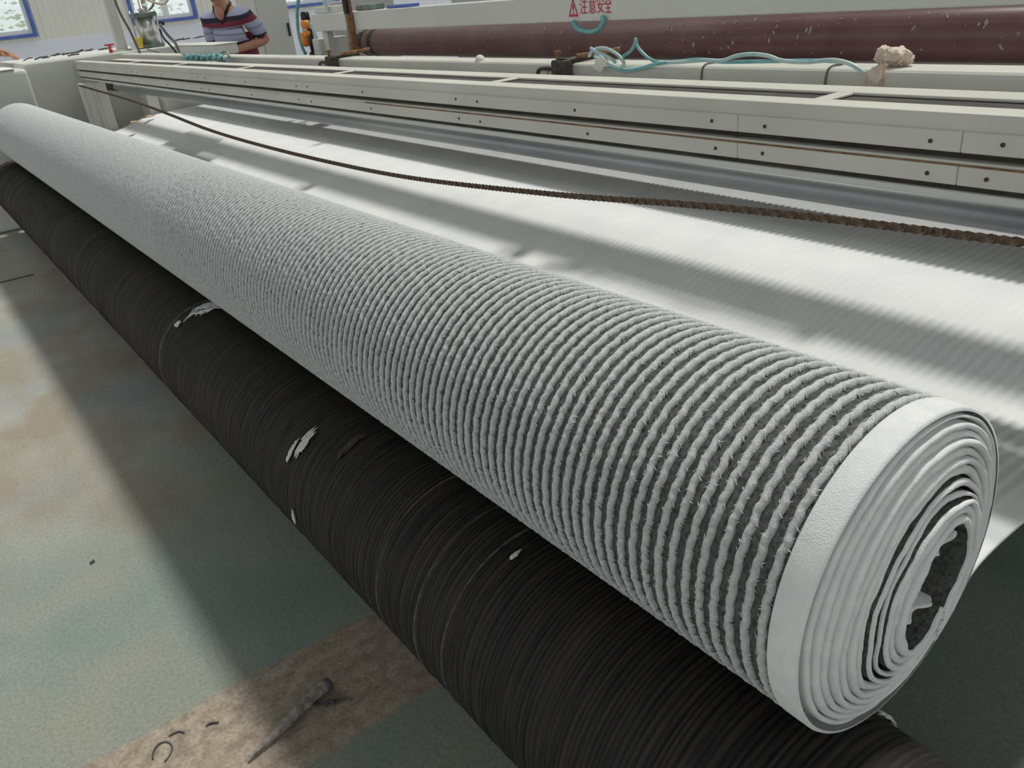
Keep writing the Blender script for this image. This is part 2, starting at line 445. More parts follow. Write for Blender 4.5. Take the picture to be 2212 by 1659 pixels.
# stitched yarn rows, one ring each
PITCH = 0.0215
def ring_mesh(name, seed, seg, prof_n, hairs, hw=.0048, hh=.0062):
    rg = random.Random(seed); V = []; F = []
    for i in range(seg):
        t = 2 * PI * i / seg
        a = t * 46 + seed; 
        lump = 1 + .20 * math.sin(a * 2.0) + .30 * noise.noise(Vector((math.cos(t) * 22, math.sin(t) * 22, seed * 3.1))) + .45 * noise.noise(Vector((math.cos(t) * 48, math.sin(t) * 48, seed * 7.1)))
        off = .0011 * noise.noise(Vector((math.cos(t) * 9, math.sin(t) * 9, seed + 7.7))) + .0008 * math.sin(a)
        for j in range(prof_n):
            q = PI * j / (prof_n - 1)
            yy = off - math.cos(q) * hw * (.85 + .15 * lump); r = RB + math.sin(q) ** .8 * hh * (.78 + .22 * lump)
            V.append((r * math.cos(t), yy, r * math.sin(t)))
    for i in range(seg):
        for j in range(prof_n - 1):
            i2 = (i + 1) % seg
            F.append((i * prof_n + j, i * prof_n + j + 1, i2 * prof_n + j + 1, i2 * prof_n + j))
    parts = [(V, F)]
    for k in range(hairs):
        t = 2 * PI * (k + rg.random() * .8) / hairs; sd = rg.choice((-1, 1, 1))
        L_ = rg.uniform(.002, .0058); dt = rg.uniform(.012, .035) * rg.choice((1, 1, 1, -1)); w_ = rg.uniform(.0008, .0016)
        r0 = RB + hh * rg.uniform(.4, .8); r1 = RB + rg.uniform(.0002, .0016)
        y0 = sd * hw * .6; y1 = y0 + sd * L_; hv = []
        for (rr_, tt, yy, ww) in ((r0, t, y0, w_), ((r0 + r1) / 2 + .0006, t + dt * .5, (y0 + y1) / 2, w_), (r1, t + dt, y1, w_ * .4)):
            dtw = ww / .2
            hv += [(rr_ * math.cos(tt - dtw), yy, rr_ * math.sin(tt - dtw)), (rr_ * math.cos(tt + dtw), yy, rr_ * math.sin(tt + dtw)), ((rr_ + ww) * math.cos(tt), yy, (rr_ + ww) * math.sin(tt))]
        hf = []
        for s in range(2):
            for e in range(3): hf.append((s * 3 + e, s * 3 + (e + 1) % 3, s * 3 + 3 + (e + 1) % 3, s * 3 + 3 + e))
        parts.append((hv, hf))
    v, f = merge(parts); return meshd(name, v, f, M['yarn'], True)
near_rings = [ring_mesh('stitch_row', s, 520, 7, 300) for s in (1, 2, 3, 4)]
far_rings = [ring_mesh('stitch_row', s, 200, 5, 60, .0050, .0064) for s in (11, 12, 13)]
yrow = YS + .0075; k = 0; extra = []
while yrow < Y1 - .008:
    me = near_rings[k % 4] if k < 110 else far_rings[k % 3]
    ang = R.uniform(0, 6.28)
    if k < 300:
        o = bpy.data.objects.new('stitch_row', me); COL.objects.link(o); o.parent = roll
        o.matrix_parent_inverse = Matrix.Translation(-roll.location)
        o.location = (WX, yrow + R.uniform(-.0006, .0006), WZ); o.rotation_euler = (0, ang, 0)
    else:
        extra.append(([(WX + v.co.x, yrow + v.co.y, WZ + v.co.z) for v in me.vertices], [tuple(p.vertices) for p in me.polygons]))
    k += 1; yrow += PITCH
if extra:
    v, f = merge(extra); tag(mobj('stitch_rows', v, f, M['yarn'], roll, True), kind='stuff')
# rolled-up layers on the near end, one turn each
NL = 12
def layer_curve(u, t):
    """u 0 outer .. 1 core (continuous along the spiral)"""
    cx = WX + .023 * u; cz = WZ - .019 * u
    r = .1995 + (.066 - .1995) * u
    flat = 1 + .22 * u * math.cos(2 * (t - math.radians(58)))
    wob = (.0035 + .010 * u) * u * noise.noise(Vector((math.cos(t) * 1.6 + 4 * u, math.sin(t) * 1.6, u * 3)))
    wob += .0012 * noise.noise(Vector((math.cos(t) * 6, math.sin(t) * 6, u * 40)))
    return cx + (r * flat + wob) * math.cos(t), cz + (r * flat + wob) * math.sin(t)
SEG = 100; T0 = math.radians(-60)
for kl in range(NL):
    V = []; F = []
    rg = random.Random(40 + kl)
    yoff = -.024 * (kl / (NL - 1)) ** .9 + rg.uniform(-.003, .003)
    for i in range(SEG + 1):
        t = T0 + 2 * PI * i / SEG; u = (kl + i / SEG) / NL; u2 = (kl + 1 + i / SEG) / NL
        ax, az = layer_curve(u, t); bx_, bz_ = layer_curve(u2, t)
        th = .88
        if kl > 5: th = .78
        if kl in (7, 8): th = .62 - .2 * math.cos(t - math.radians(160))
        if kl == 0: th = .80 - .32 * max(0, math.cos(t - math.radians(80))) ** 3
        if kl in (3, 5): th = .80
        mx, mz = ax + (bx_ - ax) * th, az + (bz_ - az) * th
        wv = .003 * noise.noise(Vector((math.cos(t) * 2, math.sin(t) * 2, kl * 5.3))) + .001 * noise.noise(Vector((math.cos(t) * 9, math.sin(t) * 9, kl)))
        ye = Y0 + yoff + wv
        def lp(s): return ax + (mx - ax) * s, az + (mz - az) * s
        sec = [(0, .30), (0, .0035), (.12, .0008), (.5, -.0008), (.88, .0008), (1, .0035), (1, .30)]
        for s, dy in sec:
            x_, z_ = lp(s); V.append((x_, ye + dy, z_))
    m_ = 7
    for i in range(SEG):
        for j in range(m_ - 1): F.append((i * m_ + j, i * m_ + j + 1, (i + 1) * m_ + j + 1, (i + 1) * m_ + j))
    F.append(tuple(range(m_))); F.append(tuple(range(SEG * m_ + m_ - 1, SEG * m_ - 1, -1)))
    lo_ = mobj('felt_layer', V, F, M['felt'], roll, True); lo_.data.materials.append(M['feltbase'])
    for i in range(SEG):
        if kl in (6, 7, 8, 9): lo_.data.polygons[i * 6].material_index = 1  # dark backing on inner turns only, deepening the shade in their gaps
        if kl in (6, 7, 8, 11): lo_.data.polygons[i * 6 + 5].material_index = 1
    fixn(lo_)
# crumpled inner flaps in the hollow core
def flap(pts, th, y0, y1):
    pts = smoothpath([Vector((x, 0, z)) for x, z in pts], 6); V = []; F = []
    for i, p in enumerate(pts):
        d = (pts[min(i + 1, len(pts) - 1)] - pts[max(i - 1, 0)]).normalized(); nn = Vector((-d.z, 0, d.x))
        for s, yy in ((-1, y1), (-1, y0 + .003), (0, y0), (1, y0 + .003), (1, y1)):
            V.append(p + nn * s * th / 2 + Vector((0, yy + .004 * math.sin(i * .5), 0)))
    for i in range(len(pts) - 1):
        for j in range(4): F.append((i * 5 + j, i * 5 + j + 1, i * 5 + 6 + j, i * 5 + 5 + j))
    F.append((0, 1, 2, 3, 4)); F.append(tuple(range(len(V) - 1, len(V) - 6, -1)))
    return V, F
CX, CZ = WX + .023, WZ - .019
for pts in ([(CX + .004, CZ + .060), (CX + .006, CZ + .044), (CX + .020, CZ + .034), (CX + .040, CZ + .038), (CX + .052, CZ + .050)],
            [(CX - .050, CZ - .022), (CX - .040, CZ - .034), (CX - .022, CZ - .040), (CX - .002, CZ - .036), (CX + .022, CZ - .042), (CX + .036, CZ - .046)]):
    fixn(mobj('inner_flap', *flap(pts, .0055, Y0 - .012, Y0 + .22), M['felt'], roll, True))
V, F = cylY(WX, WZ, .1975, Y0 + .34, Y0 + .36, 64); mobj('inner_core', V, F, M['feltbase'], roll)  # dark disc closing the hollow, its colour standing in for the shade inside

# ------------------------------------------------------------------ sheet of fabric running from the machine to the roll
prof = [(.905, .545), (.925, .575), (.95, .592), (.985, .600), (1.03, .603), (1.10, .603), (1.18, .602), (1.27, .603), (1.35, .607), (1.42, .622), (1.50, .646), (1.57, .664), (1.64, .675), (1.74, .680), (1.86, .684), (2.0, .690), (2.09, .690), (2.14, .675), (2.165, .63), (2.17, .5)]
pp = smoothpath([Vector((x, 0, z)) for x, z in prof], 3)
NY = int((Y1 - Y0) / PITCH * 5); V = []; F = []; n = len(pp)
for i in range(NY + 1):
    yy = Y0 + .004 + (Y1 - Y0 - .02) * i / NY
    ph = (yy - YS - .0075) / PITCH * 2 * PI
    for j, p in enumerate(pp):
        rz = .0016 * math.cos(ph) if yy > YS else 0
        lo = .0014 * noise.noise(Vector((p.x * 1.3, yy * .55, 3))) + (.0012 * noise.noise(Vector((p.x * 9, yy * 7, 8))) if yy < YS + .02 else 0)
        V.append((p.x, yy, p.z + rz + lo * min(1, max(0, (p.x - 1.0) * 4))))
b0 = len(V)
for i in range(NY):
    for j in range(n - 1): F.append((i * n + j, i * n + j + 1, (i + 1) * n + j + 1, (i + 1) * n + j))
sheet = mobj('geotextile_sheet', V, F, M['sheet'], None, True)
md = sheet.modifiers.new('thick', 'SOLIDIFY'); md.thickness = .006; md.offset = -1 if False else 1
# make sure the thickness grows downwards
if sheet.data.polygons[0].normal.z > 0: md.offset = -1
tag(sheet, 'flat sheet of white geotextile running from under the machine to the roll', 'fabric')
# guide rollers and bed under the sheet
gr = mobj('guide_roller', *cylY(1.03, .4755, .118, .75, 7.05, 40), M['pipe'], None, True)
tag(gr, 'grey steel guide roller under the edge of the fabric sheet', 'roller')
bed = thing('sheet_bed', (1.9, 3.9, 0), 'cream steel bed plate under the flat fabric sheet', 'table')
box('plate', (1.50, .85, .612), (2.12, 7.0, .628), M['creamclean'], bed, .003)
for yy in (1.1, 3.0, 5.0, 6.9):
    box('leg', (1.62, yy - .04, 0), (1.70, yy + .04, .612), M['frame'], bed, .006)
    box('leg', (2.02, yy - .04, .16), (2.10, yy + .04, .612), M['frame'], bed, .006)
box('base_rail', (2.0, .62, .0), (2.12, 7.0, .16), M['darkmetal'], bed, .006)

# ------------------------------------------------------------------ the machine
mc = thing('textile_machine', (1.5, 3.3, 0), 'long cream steel textile machine frame behind the fabric roll', 'machine')
XF = 1.30; YA, YB = -1.0, 7.39
fb = box('front_beam', (XF, YA, 1.046), (XF + .057, YB, 1.1045), M['cream'], mc, .004)
def sub(name, me, parent): 
    o = bpy.data.objects.new(name, me); COL.objects.link(o); o.parent = parent; return o
# proud face plates on the upper half with seams
seams = [YA, 1.045, 2.30, 3.55, 4.80, 6.05, YB]
seams = [YA, 0.62, 1.045, 1.98, 3.1, 4.3, 5.6, YB]
for a, b in zip(seams[:-1], seams[1:]):
    sub('face_plate', boxm('face_plate', (XF - .006, a + .0004, 1.0465), (XF + .0005, b - .0004, 1.0785), M['cream'], .0015, 1), fb)
box('slot_shade', (XF + .018, YA, 1.033), (XF + .07, YB, 1.0462), M['grease_shade'], mc)  # dark bar painting the shade inside the front slot
lw = box('lower_beam', (XF - .001, YA, .9975), (XF + .08, YB, 1.0332), M['cream'], mc, .003)
for a, b in zip(seams[:-1], seams[1:]):
    sub('face_plate', boxm('face_plate', (XF - .005, a + .0004, .9965), (XF - .0005, b - .0004, 1.0265), M['cream'], .0015, 1), lw)
sub('rust_edge', boxm('rust_edge', (XF - .0058, YA, 1.0262), (XF - .0005, 2.6, 1.0288), M['rust'], .0012, 1), lw)
box('drip_lip', (XF + .012, YA, .985), (XF + .08, YB, .9973), M['grease_shade'], mc)
box('lower_flange', (XF + .004, YA, .972), (XF + .09, YB, .9850), M['frame'], mc, .003)
# bolts and holes on the plates
v, f = lathe((0, 0, 0), (-1, 0, 0), [(0, .0036), (.0012, .0036), (.0018, .003), (.0018, .0016), (.001, .0016)], 10)
boltm = meshd('bolt', v, f, M['darkmetal'])
for s in seams[1:-1]:
    for dy in (-.055, .055):
        for z in (1.062, 1.011):
            o = sub('bolt', boltm, fb if z > 1.04 else lw); o.location = (XF - (.006 if z > 1.04 else .005), s + dy + R.uniform(-.01, .01), z + R.uniform(-.002, .002))
for yy in (1.52, 2.6, 3.7, 5.0):
    o = sub('bolt', boltm, fb); o.location = (XF - .006, yy, 1.061)
    o = sub('bolt', boltm, lw); o.location = (XF - .005, yy - .04, 1.010)
rail = box('top_rail', (1.43, YA, 1.0988), (1.497, 6.75, 1.1052), M['cream'], mc, .0028, 3)
box('gap_shade', (1.3574, YA, 1.055), (1.49, 6.85, 1.0984), M['grease_shade'], mc)  # dark filler painting the shade in the gap beside the rail
for yy in (-.1, .91, 1.93, 2.93, 3.94, 4.96, 5.97):
    box('cross_bar', (1.356, yy - .018, 1.0985), (1.435, yy + .018, 1.1042), M['cream'], mc, .004)
XB, ZB = 1.64, 1.115
bb = box('back_beam', (XB, YA, 1.066), (XB + .095, 7.38, ZB), M['cream'], mc, .012, 3)
# end frame at the far side
EF = box('end_housing', (.95, 7.41, 0), (2.30, 8.8, 1.128), M['frame'], mc, .012)
box('front_block', (.34, 7.2, 0), (.935, 8.0, 1.105), M['frame'], mc, .03, 3)
box('beam_leg', (1.215, 6.965, 0), (1.385, 7.08, .9615), M['frame'], mc, .008)
box('leg_flange', (1.20, 6.95, 0), (1.222, 6.98, .9615), M['creamclean'], mc, .004)
box('leg_flange', (1.29, 6.95, 0), (1.305, 6.97, .9615), M['creamclean'], mc, .004)
pass
box('inner_plate', (1.40, 7.25, .40), (2.0, 7.40, .945), M['frame'], mc, .004)
box('inner_block', (1.80, 7.02, .55), (2.3, 7.249, .775), M['frame'], mc, .006)
box('beam_leg', (1.26, -.95, 0), (1.42, -.80, .9615), M['frame'], mc, .006)
box('back_leg', (1.645, -.95, 0), (1.73, -.80, 1.0655), M['frame'], mc, .006)
box('back_leg', (1.645, 6.97, .63), (1.73, 7.20, 1.0655), M['frame'], mc, .006)
# upper beam with warning lettering
UX = 2.08
box('machine_body', (2.78, YA, .25), (4.1, 4.3, 1.9), M['frame'], mc, .02)
box('shadow_box', (1.90, YA, .845), (2.06, 6.95, .95), M['grease_shade'], mc, .004)  # added box, unseen behind the front beam, casts the dark band on the sheet
ub = box('upper_beam', (UX, -1.2, 1.1907), (UX + .14, 4.66, 1.2775), M['creamclean'], mc, .005)
def text_mesh(body, size, name):
    cu = bpy.data.curves.new(name, 'FONT'); cu.body = body; cu.size = size; cu.extrude = .0006; cu.resolution_u = 3
    to = bpy.data.objects.new(name, cu); COL.objects.link(to)
    bpy.context.view_layer.update()
    dg = bpy.context.evaluated_depsgraph_get()
    me = bpy.data.meshes.new_from_object(to.evaluated_get(dg), depsgraph=dg)
    bpy.data.objects.remove(to, do_unlink=True); me.materials.clear(); me.materials.append(M['signred']); return me
# letters face -X: text x axis -> world -Y, text y axis -> world +Z
LM = Matrix(((0, 0, -1, 0), (-1, 0, 0, 0), (0, 1, 0, 0), (0, 0, 0, 1)))
for i, ch in enumerate('注意安全'):
    a_ = onX((1254, 1273, 1291, 1307)[i], 32, UX); b_ = onX((1269, 1288, 1305, 1322)[i], 32, UX); top = onX(1262, 1, UX)
    me = text_mesh(ch, .066, 'warning_character')
    vx = [v.co.x for v in me.vertices]; vy = [v.co.y for v in me.vertices]
    sx = (a_.y - b_.y) / (max(vx) - min(vx)); sy = (.052) / (max(vy) - min(vy))
    for v in me.vertices: v.co.x = (v.co.x - min(vx)) * sx; v.co.y = (v.co.y - min(vy)) * sy
    o = sub('warning_character', me, ub); o.matrix_local = Matrix.Translation((UX - .0008, a_.y, 1.2155)) @ LM
TY = onX(1239, 25, UX).y
def trip(s): return [(-.027 * s, -.024 * s), (.027 * s, -.024 * s), (0, .038 * s)]
o3, i3 = trip(1), trip(.66); V = []; F = []
for px_, pz_ in o3 + i3: V.append((UX - .0012, TY - px_, 1.232 + pz_))
for i in range(3): F.append((i, (i + 1) % 3, 3 + (i + 1) % 3, 3 + i))
sub('warning_triangle', meshd('warning_triangle', V, F, M['signred']), ub)
V, F = merge([([(UX - .0012, TY - a, 1.232 + b) for a, b in q], [(0, 1, 2, 3)]) for q in ([(-.003, -.004), (.003, -.004), (.004, .016), (-.004, .016)], [(-.003, -.013), (.003, -.013), (.003, -.007), (-.003, -.007)])])
sub('warning_mark', meshd('warning_mark', V, F, M['signred']), ub)
# end plate, post and bracket at the left end of the upper beam
box('side_plate', (2.36, 4.98, .2), (2.80, 5.08, 1.33), M['frame'], mc, .006)
box('end_bracket', (UX + .02, 4.665, .2), (UX + .20, 4.75, 1.15), M['frame'], mc, .004)
box('end_rib', (UX + .05, 4.60, .95), (UX + .09, 4.664, 1.19), M['creamclean'], mc, .004)
box('bracket_pad', (UX + .03, 4.42, 1.278), (UX + .10, 4.66, 1.312), M['frame'], mc, .004)
box('bracket_pad', (UX + .03, 3.98, 1.278), (UX + .10, 4.16, 1.305), M['greenmetal'], mc, .004)
p = onX(757, 55, UX - .02)
box('post', (UX - .036, p.y - .014, 1.05), (UX - .001, p.y + .014, 1.38), M['rust'], mc, .003)
box('blue_bracket', (UX + .04, 3.62, 1.278), (UX + .09, 3.85, 1.292), M['blue'], mc, .003)
box('upper_leg', (UX + .02, -1.15, 0), (UX + .12, -1.0, 1.19), M['frame'], mc, .006)
# grey pipe under the front beam
PX, PZ, PR = 1.452, H - .302 * 1.452, .026
pr = thing('pipe_roller', (PX, 3, PZ), 'grey steel pipe running under the front beam', 'pipe')
mobj('pipe', *cylY(PX, PZ, PR, YA, 6.95, 32), M['pipe'], pr, True)
mobj('pipe_collar', *cylY(PX, PZ, PR + .006, 6.95, 7.24, 32), M['darkmetal'], pr, True)
# brown roller
RX, RZ = 2.46, 1.092
bx = thing('brown_roller', (2.46, 2.5, 1.05), 'maroon roller speckled with white fluff under the lettered beam', 'roller')
BRR = .0715
V, F = cylY(RX, RZ, BRR, -1.1, 4.72, 64); mobj('barrel', V, F, M['brown'], bx, True)
v, f = lathe((RX, 4.72, RZ), (RX, 9, RZ), [(0, BRR + .001), (.02, BRR + .002), (.05, BRR - .01), (.10, BRR - .012), (.12, .04), (.2, .04)], 40); mobj('end_collar', v, f, M['darkmetal'], bx, True)
v, f = lathe((RX, 4.60, RZ), (RX, 9, RZ), [(0, BRR), (.001, BRR + .0012), (.05, BRR + .0012), (.051, BRR)], 48); mobj('worn_band', v, f, M['blackband'], bx, True)
rg = random.Random(9)
flecks = []
for k in range(170):
    yy = rg.uniform(.8, 4.4) if rg.random() < .7 else rg.uniform(.8, 2.2); t = rg.uniform(math.radians(118), math.radians(215))
    a = rg.uniform(.0010, .0036) * (1.2 if yy < 2.3 else .9) * rg.choice((.6, 1, 1, 1.5)); st = rg.uniform(.5, 2.8); sl = rg.uniform(-.7, .7); poly = []
    for j in range(6):
        q = j * PI / 3; u_ = math.cos(q) * a * rg.uniform(.6, 1.2); v_ = math.sin(q) * a * st * rg.uniform(.6, 1.2)
        poly.append((yy + u_ + sl * v_, t + v_ / BRR))
    top = [(RX + (BRR + .0016) * math.cos(tt), y_, RZ + (BRR + .0016) * math.sin(tt)) for y_, tt in poly]
    bot = [(RX + (BRR - .001) * math.cos(tt), y_, RZ + (BRR - .001) * math.sin(tt)) for y_, tt in poly]
    flecks.append((top + bot, [tuple(range(6))] + [(j, j + 6, (j + 1) % 6 + 6, (j + 1) % 6) for j in range(6)]))
v, f = merge(flecks); fl = mobj('fluff_flecks', v, f, M['fluff'], bx); tag(fl, 'white fluff flecks', kind='stuff')

# ------------------------------------------------------------------ chain
ch = thing('drive_chain', (1.2, 3.2, .83), 'sagging rusty roller chain hanging in front of the machine beam', 'chain')
cp = [onX(px, py, 1.2) for px, py in ((190, 180), (280, 216), (360, 245), (450, 280), (560, 313), (720, 352), (900, 386), (1200, 420), (1500, 443), (1800, 474), (2212, 524))]
cp[0] = Vector((1.205, 6.94, .955))
cp += [Vector((1.2, .2, .972)), Vector((1.22, -.3, .975)), Vector((1.259, -.82, .955))]
path = smoothpath(cp, 40); 
LP = .0165
pts = [path[0]]; acc = 0
for a, b in zip(path[:-1], path[1:]):
    seg = (b - a).length; d = LP - acc
    while d <= seg:
        pts.append(a + (b - a) * (d / seg)); d += LP
    acc = seg - (d - LP)
def link_mesh(wide):
    V = []; F = []; parts = []
    for s in (-1, 1):
        x0 = s * (.0052 if wide else .0036); x1 = x0 + s * .0014; o = []
        for k in range(5): o.append((-.0 + .0068 * math.cos(PI / 2 + PI * k / 4) - .0, .0068 * math.sin(PI / 2 + PI * k / 4)))
        poly = [(y_, z_) for y_, z_ in o] + [(LP / 2, -.0048)] + [(LP - y_, -z_) for y_, z_ in o] + [(LP / 2, .0048)]
        n_ = len(poly); v = [(x0, a, b) for a, b in poly] + [(x1, a, b) for a, b in poly]
        f = [tuple(range(n_)), tuple(range(2 * n_ - 1, n_ - 1, -1))] + [(i, n_ + i, n_ + (i + 1) % n_, (i + 1) % n_) for i in range(n_)]
        parts.append((v, f))
    for yy in (0, LP):
        parts.append(sweep([(-.0072, yy, 0), (.0072, yy, 0)], .0034, 6))
    v, f = merge(parts); return meshd('chain_link', v, f, M['chain'])
lk = [link_mesh(True), link_mesh(False)]
pts.reverse(); rest = []
for i in range(len(pts) - 1):
    d = (pts[i + 1] - pts[i]).normalized(); s = d.cross(Vector((0, 0, 1))).normalized(); u = s.cross(d)
    mtx = Matrix(((s.x, d.x, u.x, pts[i].x), (s.y, d.y, u.y, pts[i].y), (s.z, d.z, u.z, pts[i].z), (0, 0, 0, 1))) @ Matrix.Rotation(.35, 4, 'Y')
    vis = pts[i].y > .40
    if vis and i - 70 < 300 + 0 and len(ch.children) < 300:
        o = bpy.data.objects.new('chain_link', lk[i % 2]); COL.objects.link(o); o.parent = ch
        o.matrix_parent_inverse = Matrix.Translation(-ch.location); o.matrix_basis = mtx
    else:
        me = lk[i % 2]; rest.append(([mtx @ v.co for v in me.vertices], [tuple(p.vertices) for p in me.polygons]))
v, f = merge(rest); tag(mobj('chain_links', v, f, M['chain'], ch), kind='stuff')

# ------------------------------------------------------------------ things on the beams
def clamp(yc, label):
    t = thing('toggle_clamp', (XB, yc, ZB), label, 'clamp', 'clamps on the back beam')
    box('jaw', (XB - .04, yc - .028, 1.04), (XB - .001, yc + .028, ZB + .012), M['darkmetal'], t, .006)
    tp = box('top_plate', (XB - .035, yc - .024, ZB + .001), (XB + .10, yc + .024, ZB + .012), M['darkmetal'], t, .003)
    v, f = lathe((XB - .02, yc + .015, ZB + .012), (XB - .02, yc + .015, 3), [(0, .006), (.014, .006), (.0141, .011), (.024, .011)], 12); mobj('bolt', v, f, M['rust'], tp)
    tube('lever', [(XB - .03, yc + .025, 1.100), (XB - .034, yc + .05, 1.104), (XB - .036, yc + .085, 1.100), (XB - .037, yc + .095, 1.085)], .006, M['darkmetal'], t)
    v, f = lathe((XB - .035, yc + .055, 1.055), (XB - .035, yc + .055, 3), [(0, .006), (.035, .006), (.038, .009), (.044, .009)], 12); mobj('pin', v, f, M['silver'], t)
    tube('rod', [(XB + .02, yc - .02, ZB + .016), (XB + .07, yc - .06, ZB + .019), (XB + .12, yc - .10, ZB + .024)], .007, M['rust'], t)
clamp(3.50, 'dark brown clamp on the back beam, the farther of two')
clamp(1.95, 'dark brown clamp on the back beam beside the tangled hoses')
def strap(px, label):
    p = onX(px, 148, XB); y_ = p.y
    pts = [(XB + .098, y_ + .005, 1.10), (XB + .085, y_, ZB + .0025), (XB + .05, y_, ZB + .0025), (XB + .01, y_, ZB + .002), (XB - .0025, y_ + .001, 1.10), (XB - .0025, y_ + .004, 1.05)]
    v, f = sweep(smoothpath(pts, 4), .0022, 6); tag(mobj('tie_string', v, f, M['strap'], None, True), label, 'string')
strap(1518, 'dark string tied round the back beam under the hose, left one')
strap(1788, 'dark string tied round the back beam nearest the rag')
# hoses
def hose(pts, x, rad, m, label, kind='air hose'):
    P = [onX(a, b, x + (q[0] if q else 0)) for a, b, *q in pts]
    v, f = sweep(smoothpath(P, 6), rad, 8); return tag(mobj('air_hose', v, f, M[m], None, True), label, kind)
hose([(1278, 108), (1285, 112), (1300, 125), (1330, 146), (1345, 152), (1385, 146), (1425, 137), (1470, 134), (1520, 130), (1560, 131), (1590, 121), (1625, 117), (1660, 121), (1690, 131), (1740, 134), (1800, 130), (1840, 140), (1870, 160)], XB - .008, .0047, 'tealpale', 'pale teal air hose lying along the back beam towards the rag')
hose([(1345, 122), (1360, 112), (1370, 98), (1373, 84), (1376, 98), (1386, 112), (1402, 126), (1425, 135), (1465, 133), (1510, 128), (1560, 134), (1640, 133), (1760, 131), (1830, 136), (1868, 157)], XB - .0065, .0042, 'teal', 'teal air hose bent into a sharp upright kink')
hose([(1272, 122), (1282, 108), (1305, 104), (1325, 112), (1340, 124), (1348, 138), (1340, 146), (1320, 140), (1300, 130), (1284, 122)], XB - .015, .0047, 'tealpale', 'pale hose coiled in a loop beside the clamp')
hose([(1318, 145), (1345, 152), (1385, 147), (1420, 138), (1440, 135)], XB - .012, .0042, 'teal', 'short teal hose end drooping over the beam front')
hose([(1276, 104), (1290, 112), (1312, 122), (1330, 135)], XB - .02, .0046, 'tealpale', 'cut pale hose end sticking up from the coil')
hose([(1238, 46), (1246, 60), (1262, 67), (1282, 68), (1298, 58), (1304, 44), (1300, 36)], UX - .012, .0085, 'teal', 'teal hose loop hanging below the warning lettering', 'air hose')
V = [onX(a, b, xx) for xx in (XB - .024, XB - .0255) for a, b in ((1288, 124), (1318, 128), (1306, 143), (1296, 157), (1281, 146))]
tag(fixn(mobj('paper_tag', V, [(0, 1, 2, 3, 4), (9, 8, 7, 6, 5)] + [(i, i + 5, (i + 1) % 5 + 5, (i + 1) % 5) for i in range(5)], M['paper'])), 'cream paper tag hanging among the coiled hoses', 'tag')
v, f = lathe(onX(1037, 133, XB + .02), onX(1037, 100, XB + .02), [(-.012, .012), (0, .018), (.012, .016), (.02, .008)], 10)
tag(mobj('tape_lump', v, f, M['paper'], None, True), 'small lump of cream tape on the back beam', 'tape')
# rag: knotted strip of cloth
rag = thing('rag', onX(1905, 140, XB + .02), 'beige cloth rag knotted round the back beam', 'rag')
A = [onX(a, b, XB - .004) for a, b in ((1903, 137), (1884, 150), (1871, 165), (1872, 178), (1880, 187))]
B = [onX(a, b, XB - .004) for a, b in ((1915, 136), (1912, 152), (1908, 166), (1904, 178), (1910, 188))]
V = []; F = []; m_ = 6
A = smoothpath(A, 4); B = smoothpath(B, 4)
for i, (a, b) in enumerate(zip(A, B)):
    for j in range(m_ + 1):
        p = a.lerp(b, j / m_); V.append((p.x - .006 - .006 * abs(math.sin(j * 1.3 + i * .2)), p.y, p.z))
    for j in range(m_ + 1):
        p = a.lerp(b, j / m_); V.append((p.x + .002, p.y, p.z))
w_ = 2 * (m_ + 1)
for i in range(len(A) - 1):
    for j in range(m_):
        F.append((i * w_ + j, i * w_ + j + 1, (i + 1) * w_ + j + 1, (i + 1) * w_ + j)); F.append((i * w_ + m_ + 1 + j, (i + 1) * w_ + m_ + 1 + j, (i + 1) * w_ + m_ + 2 + j, i * w_ + m_ + 2 + j))
fixn(mobj('hanging_strip', V, F, M['rag'], rag, True))
def crumple(c, rx, ry, rz, seed, parent, name):
    bm = bmesh.new(); bmesh.ops.create_icosphere(bm, subdivisions=4, radius=1)
    for v in bm.verts:
        d = v.co.normalized()
        k = 1 + .55 * (abs(noise.noise(d * 2.6 + Vector((seed, 0, 0)))) - .25) + .30 * abs(noise.noise(d * 6 + Vector((0, seed, 0))))
        v.co = Vector((c[0] + d.x * rx * k, c[1] + d.y * ry * k, c[2] + d.z * rz * k))
    me = bpy.data.meshes.new(name); bm.to_mesh(me); bm.free(); me.materials.append(M['rag'])
    me.polygons.foreach_set('use_smooth', [True] * len(me.polygons)); return obj(name, me, parent)
c1 = onX(1936, 122, XB + .045); crumple(c1, .024, .029, .0155, 3, rag, 'knot')
c2 = onX(1908, 120, XB + .04); crumple(c2, .017, .014, .017, 8, rag, 'knot_ear')
c3 = onX(1958, 128, XB + .05); crumple(c3, .014, .013, .010, 5, rag, 'knot_tail')

# ------------------------------------------------------------------ things at the far end
def vpost(name, p, r, z0, z1, m, label, cat):
    v, f = lathe((p.x, p.y, z0), (p.x, p.y, z0 + 1), [(0, r), (z1 - z0, r)], 20); return tag(mobj(name, v, f, m, None, True), label, cat)
p = onY(268, 120, 7.6)
po = thing('steel_post', (p.x, p.y, 1.128), 'cream square steel post standing on the far end housing', 'post')
box('shaft', (p.x - .038, p.y - .038, 1.14), (p.x + .038, p.y + .038, 2.6), M['creamclean'], po, .006)
box('foot_plate', (p.x - .065, p.y - .065, 1.1285), (p.x + .065, p.y + .065, 1.14), M['creamclean'], po, .003)
